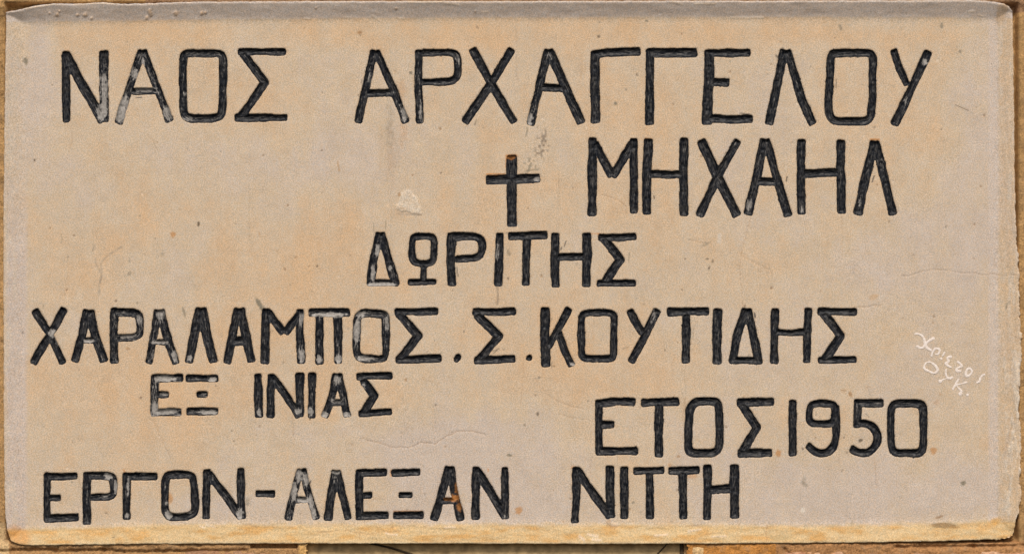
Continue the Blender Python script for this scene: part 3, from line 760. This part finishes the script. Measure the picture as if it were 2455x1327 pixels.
LS = 1.6
names = {'cross': 'cross', '.': 'full_stop', '-': 'hyphen'}
for li, l in enumerate(L):
    x0, x1, y0, y1 = letter_bounds(l)
    X, Y = np.meshgrid(np.arange(x0, x1, LS), np.arange(y0, y1, LS))
    d, t, u, hw = seg_field(X, Y, l[3], *Z[l[1]])
    d = d + edge_noise(X, Y)
    i = d < 0
    keep = i[:-1, :-1] | i[1:, :-1] | i[:-1, 1:] | i[1:, 1:]
    qd, us = grid_cells(*X.shape, keep)
    QX, QY = snap(X, Y, d, LS * 1.6)
    qq = np.maximum(-d, 0)
    h = 0.35 - profile(qq, hw) + (0.7 * vn(t / 11, u / 2.6, 90) + .7 * vn(X / 5, Y / 5, 91) + .8 * vn(t / 9, 0 * u, 97)) * sstep(0, 3, qq)
    wear = np.full(X.shape, l[2] * .8)
    wear += .10 * vn(X / 22, Y / 22, 92)
    wear += .10 * sstep(0.25, 1.0, qq / hw) - .05  # paler toward the stroke middle: the groove's centre highlight painted in with the wear
    for (wx, wy, rx, ry, s) in WEAR:
        if wx + rx * 2 > x0 and wx - rx * 2 < x1 and wy + ry * 2 > y0 and wy - ry * 2 < y1:
            r = np.sqrt(((X - wx) / rx) ** 2 + ((Y - wy) / ry) ** 2) + .3 * vn(X / 5, Y / 5, 93)
            wear += s * 1.0 * (1 - sstep(.35, 1.35, r))
    rust = np.zeros(X.shape)
    for (wx, wy, rx, ry, s) in RUST:
        r = np.sqrt(((X - wx) / rx) ** 2 + ((Y - wy) / ry) ** 2) + .45 * vn(X / 4, Y / 4, 94)
        rust = np.maximum(rust, s * (1 - sstep(.6, 1.2, r)))
    f = lambda a: a.ravel()[us]
    tu = np.stack([f(t) + li * 300, f(u) + li * 31, np.full(len(us), li * 7.3)], -1)
    cxm, cym = (x0 + x1) / 2, (y0 + y1) / 2
    name = names.get(l[0], 'numeral' if l[0].isdigit() else 'letter')
    o = make_mesh(name, W(f(QX), f(QY), f(h)), qd, M_PAINT, plaque, W(np.array(cxm), np.array(cym), np.array(0.0)), True,
                  {"tu": ('FLOAT_VECTOR', tu), "wear": ('FLOAT', f(wear)), "rust": ('FLOAT', f(rust))})
    if name in ('letter', 'numeral'):
        o["label"] = ("greyish worn " if l[2] > .25 else "black painted ") + name + " " + l[0]

# white scribbled handwriting on the stone
x0, x1, y0, y1 = letter_bounds(GRAF)
X, Y = np.meshgrid(np.arange(x0, x1, 1.1), np.arange(y0, y1, 1.1))
d, t, u, hw = seg_field(X, Y, GRAF[3], *Z['g'])
d = d - .55 + .7 * vn(X / 4, Y / 4, 95) + .9 * vn(X / 13, Y / 13, 96)
i = d < 0
keep = i[:-1, :-1] | i[1:, :-1] | i[:-1, 1:] | i[1:, 1:]
qd, us = grid_cells(*X.shape, keep)
QX, QY = snap(X, Y, d, 1.7)
jj = np.clip(((X - gx[0]) / ST).astype(int), 0, nx - 1)
ii = np.clip(((Y - gy[0]) / ST).astype(int), 0, ny - 1)
hb = Hface[ii, jj]
mg, ntg, bgf = new_mat("white_chalk")
geo = node(ntg, "ShaderNodeTexCoord").outputs["Object"]
nf = noise(ntg, geo, 500, 3, .6)
ntg.links.new(mix(ntg, rmap(ntg, nf, .35, .7, 0, 1), tuple(srgb(230, 219, 210)), tuple(srgb(212, 194, 176))), bgf.inputs["Base Color"])
bgf.inputs["Roughness"].default_value = .9
f = lambda a: a.ravel()[us]
gr = make_mesh("graffiti", W(f(QX), f(QY), f(hb + .55 + .25 * np.clip(-d, 0, 1.5))), qd, mg, plaque, W(np.array(2270.), np.array(870.), np.array(0.)), True)
gr["label"] = "thin white handwriting scribbled at the right of the plaque"

# ------------------------------------------------------------------ wall round the plaque
def mortar_mat():
    m, nt, b = new_mat("sandy_mortar")
    at = node(nt, "ShaderNodeAttribute", attribute_name="tone")
    geo = node(nt, "ShaderNodeTexCoord").outputs["Object"]
    g = noise(nt, geo, 420, 4, .7)
    g2 = noise(nt, geo, 110, 4, .6)
    c = mix(nt, 1.0, at.outputs["Color"], mix(nt, rmap(nt, g, .35, .65, 0, 1), (1.35, 1.33, 1.3), (.62, .6, .58)), 'MULTIPLY')
    c = mix(nt, rmap(nt, g2, .5, .72, 0, .6), c, (.34, .22, .12))
    nt.links.new(c, b.inputs["Base Color"])
    b.inputs["Roughness"].default_value = .95
    b.inputs["Specular IOR Level"].default_value = .15
    bump(nt, b, g, .9, .002)
    return m


mx = np.concatenate([np.arange(-1700, -500, 40), np.arange(-500, -24, 12), np.arange(-24, 2480, 3.2), np.arange(2480, 2956, 12), np.arange(2956, 4200, 40)])
my = np.concatenate([np.arange(-1200, -400, 40), np.arange(-400, -16, 12), np.arange(-16, 44, 3), np.arange(44, 1284, 5), np.arange(1284, 1346, 3), np.arange(1346, 1800, 12)])
MX, MY = np.meshgrid(mx, my)
rough = 5.5 * fbm(MX / 34, MY / 30, 100, 5) + 2.2 * fbm(MX / 9, MY / 9, 104, 3)
mh = 9 + rough
mh = mh + 4 * sstep(1290, 1310, MY)
# the mortar laps over the upper left corner
mh += 9 * np.exp(-(((MX + 5) / 60) ** 2 + ((MY - 8) / 22) ** 2))
inner = sstep(1, 12, np.minimum(np.minimum(MX - 10, 2445 - MX), np.minimum(MY - 4, 1302 - MY)))
mh -= 34 * inner
# deep joints
for (x0_, y0_, x1_, y1_) in [(-100,1322,140,1316),(130,1322,250,1317),(250,1317,300,1322),(300,1322,590,1318),(1880,1313,1900,1345),(2150,1310,2330,1308),(2330,1308,2455,1306)]:
    t = np.clip(((MX - x0_) * (x1_ - x0_) + (MY - y0_) * (y1_ - y0_)) / ((x1_ - x0_) ** 2 + (y1_ - y0_) ** 2), 0, 1)
    dd = np.hypot(MX - x0_ - t * (x1_ - x0_), MY - y0_ - t * (y1_ - y0_)) + 2 * vn(MX / 8, MY / 8, 110)
    mh -= 9 * np.exp(-(dd / 4.0) ** 2)
# opening below the plaque
opx0, opx1 = 738 + 1.5 * vn(0, MY / 9, 111), 1645 + 2.5 * vn(3, MY / 9, 112)
op = (MX > opx0) & (MX < opx1) & (MY > 1293)
tone = np.zeros(MX.shape + (3,))
tone[:] = srgb(174, 138, 92)
v = (0.5 + .5 * fbm(MX / 40, MY / 40, 120, 3))[..., None]
tone = tone * (.75 + .5 * v)
def tn(mask, c, s):
    global tone
    tone = tone + (c - tone) * np.clip(mask * s, 0, 1)[..., None]
tn((MY < 30) & (MX > 350), srgb(140, 108, 84), .8)
tn((MY > 1295) & (MX < 740), srgb(164, 126, 86), .7)
tn((MY > 1295) & (MX > 1640) & (MX < 1860), srgb(192, 130, 62), .8)
tn((MY > 1295) & (MX >= 1860), srgb(168, 122, 80), .8)
tn((MX > 716) & (MX < 740) & (MY > 1290), srgb(214, 170, 108), .9)
tn((MX < 22) & (MY > 1250), srgb(205, 176, 132), .8)
mh = np.where((MX > 712) & (MX < 740) & (MY > 1296), 13 + .3 * rough, mh)
mh = np.where((MX > 600) & (MX < 714) & (MY > 1296) & (MY < 1313), -6 + .4 * rough, mh)
mh = np.where(op, -150, mh)
km = np.ones((len(my) - 1, len(mx) - 1), bool)
cxs, cys = (mx[1:] + mx[:-1]) / 2, (my[1:] + my[:-1]) / 2
km &= ~(((cxs > 60) & (cxs < 2385))[None, :] & ((cys > 50) & (cys < 1286))[:, None])
km &= ~(((cxs > 748) & (cxs < 1636))[None, :] & (cys > 1300)[:, None])
qm, um = grid_cells(*MX.shape, km)
wall = empty("masonry_wall", Vector((0, 0, Z0 + (CY - 1800) * S)))
wall["label"] = "rough wall of ochre mortar and reddish bricks around the plaque"
wall["category"] = "wall"
make_mesh("mortar", W(MX.ravel()[um], MY.ravel()[um], mh.ravel()[um]), qm, mortar_mat(), wall, (0, 0, Z0), True,
          {"tone": ('FLOAT_COLOR', np.concatenate([tone.reshape(-1, 3)[um], np.ones((len(um), 1))], 1))})

M_BR = [simple_material("red_brick", srgb(160, 126, 98), srgb(138, 100, 72), 60, .92, .9, 300),
        simple_material("pale_brick", srgb(196, 160, 128), srgb(168, 120, 88), 50, .92, .9, 260),
        simple_material("ochre_stone", srgb(206, 176, 130), srgb(176, 134, 82), 45, .92, .9, 300)]


def brick(x0, x1, y0, y1, hf, mat, seed):
    """a worn block: rounded box as a small height patch with sides"""
    n1, n2 = 34, 14
    a, b = np.linspace(0, 1, n1), np.linspace(0, 1, n2)
    A, B = np.meshgrid(a, b)
    X = x0 + (x1 - x0) * A
    Y = y0 + (y1 - y0) * B
    ed = np.minimum(np.minimum(X - x0, x1 - X), np.minimum(Y - y0, y1 - Y))
    h = hf - 16 * (1 - sstep(0, 9, ed)) + 2.5 * fbm(X / 18, Y / 12, seed, 3)
    X = X + 3.5 * vn(X / 16, Y / 16, seed + 1)
    Y = Y + 4.5 * vn(X / 34, Y / 34, seed + 2) + 2 * vn(X / 9, Y / 9, seed + 3)
    qd, us = grid_cells(n2, n1, np.ones((n2 - 1, n1 - 1), bool))
    cx_, cy_ = (x0 + x1) / 2, (y0 + y1) / 2
    v0 = W(X.ravel(), Y.ravel(), h.ravel())
    ring = list(range(n1)) + [r * n1 + n1 - 1 for r in range(1, n2)] + [(n2 - 1) * n1 + c for c in range(n1 - 2, -1, -1)] + [r * n1 for r in range(n2 - 2, 0, -1)]
    bk = v0[ring].copy()
    bk[:, 1] = 50 * S
    nn = len(v0)
    k = len(ring)
    sd = np.array([[ring[i], ring[(i + 1) % k], nn + (i + 1) % k, nn + i] for i in range(k)])
    make_mesh("brick", np.concatenate([v0, bk]), np.concatenate([qd, sd]), mat, wall, W(np.array(cx_), np.array(cy_), np.array(0.)), True)


brick(-260, 128, 1323, 1420, 13, M_BR[2], 130)
brick(150, 420, 1325, 1425, 14, M_BR[0], 133)
brick(432, 708, 1318, 1425, 15, M_BR[0], 136)
brick(1655, 1694, 1300, 1440, 12, M_BR[2], 139)
brick(1878, 2050, 1316, 1430, 14, M_BR[1], 142)
brick(2062, 2330, 1316, 1430, 13, M_BR[0], 145)
brick(2345, 2700, 1316, 1430, 16, M_BR[1], 148)
brick(-420, -6, 1190, 1306, 14, M_BR[2], 151)
for r in range(4):
    for c in range(3):
        for side_x in (-470, 2480):
            xx = side_x + (c - (0 if side_x < 0 else 0)) * 150 + (r % 2) * 30
            if side_x < 0 and xx + 130 > -12:
                continue
            brick(xx, xx + 138, 120 + r * 260, 240 + r * 260, 13, M_BR[(r + c) % 3], 160 + r * 7 + c)
for c in range(13):
    brick(-1500 + c * 420, -1500 + c * 420 + 390, -160 + (c % 2) * 6, -30, 13, M_BR[c % 2], 200 + c)

# ------------------------------------------------------------------ board set back in the opening under the plaque
board = empty("recessed_board", Vector(W(np.array(1191.), np.array(1790.), np.array(-100.))))
board["label"] = "smooth olive brown board set back in the opening below the plaque"
board["category"] = "board"
M_BD = simple_material("olive_brown_paint", srgb(186, 160, 118), srgb(172, 144, 102), 14, .75, .15, 120)
X, Y = np.meshgrid(np.linspace(722, 1665, 180), np.linspace(1262, 1800, 90))
hB = -7 + 1.2 * fbm(X / 90, Y / 60, 220, 3)
# open joints between its boards
def joint(x0, y0, x1, y1, w, dpt):
    global hB
    t = np.clip(((X - x0) * (x1 - x0) + (Y - y0) * (y1 - y0)) / ((x1 - x0) ** 2 + (y1 - y0) ** 2), 0, 1)
    hB = hB - dpt * np.exp(-(np.hypot(X - x0 - t * (x1 - x0), Y - y0 - t * (y1 - y0)) / w) ** 2)
q1, u1 = grid_cells(*X.shape, np.ones((X.shape[0] - 1, X.shape[1] - 1), bool))
make_mesh("panel", W(X.ravel(), Y.ravel(), hB.ravel()), q1, M_BD, board, W(np.array(1191.), np.array(1530.), np.array(-70.)), True)


def strip(name, pts, w, h, mat, parent):
    """narrow raised fillet following pts"""
    vs, qs = [], []
    for k_, (x, y) in enumerate(pts):
        a = pts[max(k_ - 1, 0)]
        b = pts[min(k_ + 1, len(pts) - 1)]
        dx, dy = b[0] - a[0], b[1] - a[1]
        ln = math.hypot(dx, dy)
        nx_, ny_ = -dy / ln, dx / ln
        for s_, hh in ((-1, 0), (-.6, h), (.6, h), (1, 0)):
            vs.append(W(np.array(x + nx_ * w * s_), np.array(y + ny_ * w * s_), np.array(-6.4 + hh)))
    for k_ in range(len(pts) - 1):
        for m_ in range(3):
            a = k_ * 4 + m_
            qs.append([a, a + 1, a + 5, a + 4])
    return make_mesh(name, np.array(vs), np.array(qs), mat, parent, W(np.array(pts[0][0]), np.array(pts[0][1]), np.array(-70.)), True)


M_DK = simple_material("dark_seam", (.05, .035, .02), (.07, .05, .03), 50, .9, 0, 200)
strip("seam", [(860, 1296), (900, 1304), (940, 1313), (985, 1327), (1100, 1370)], 2.6, 2.5, M_DK, board)
strip("seam", [(1612, 1290), (1597, 1306), (1575, 1328), (1540, 1362)], 1.6, 2.0, M_DK, board)
strip("seam", [(1634, 1290), (1635, 1330), (1634, 1800)], 5.0, 6.0, M_DK, board)
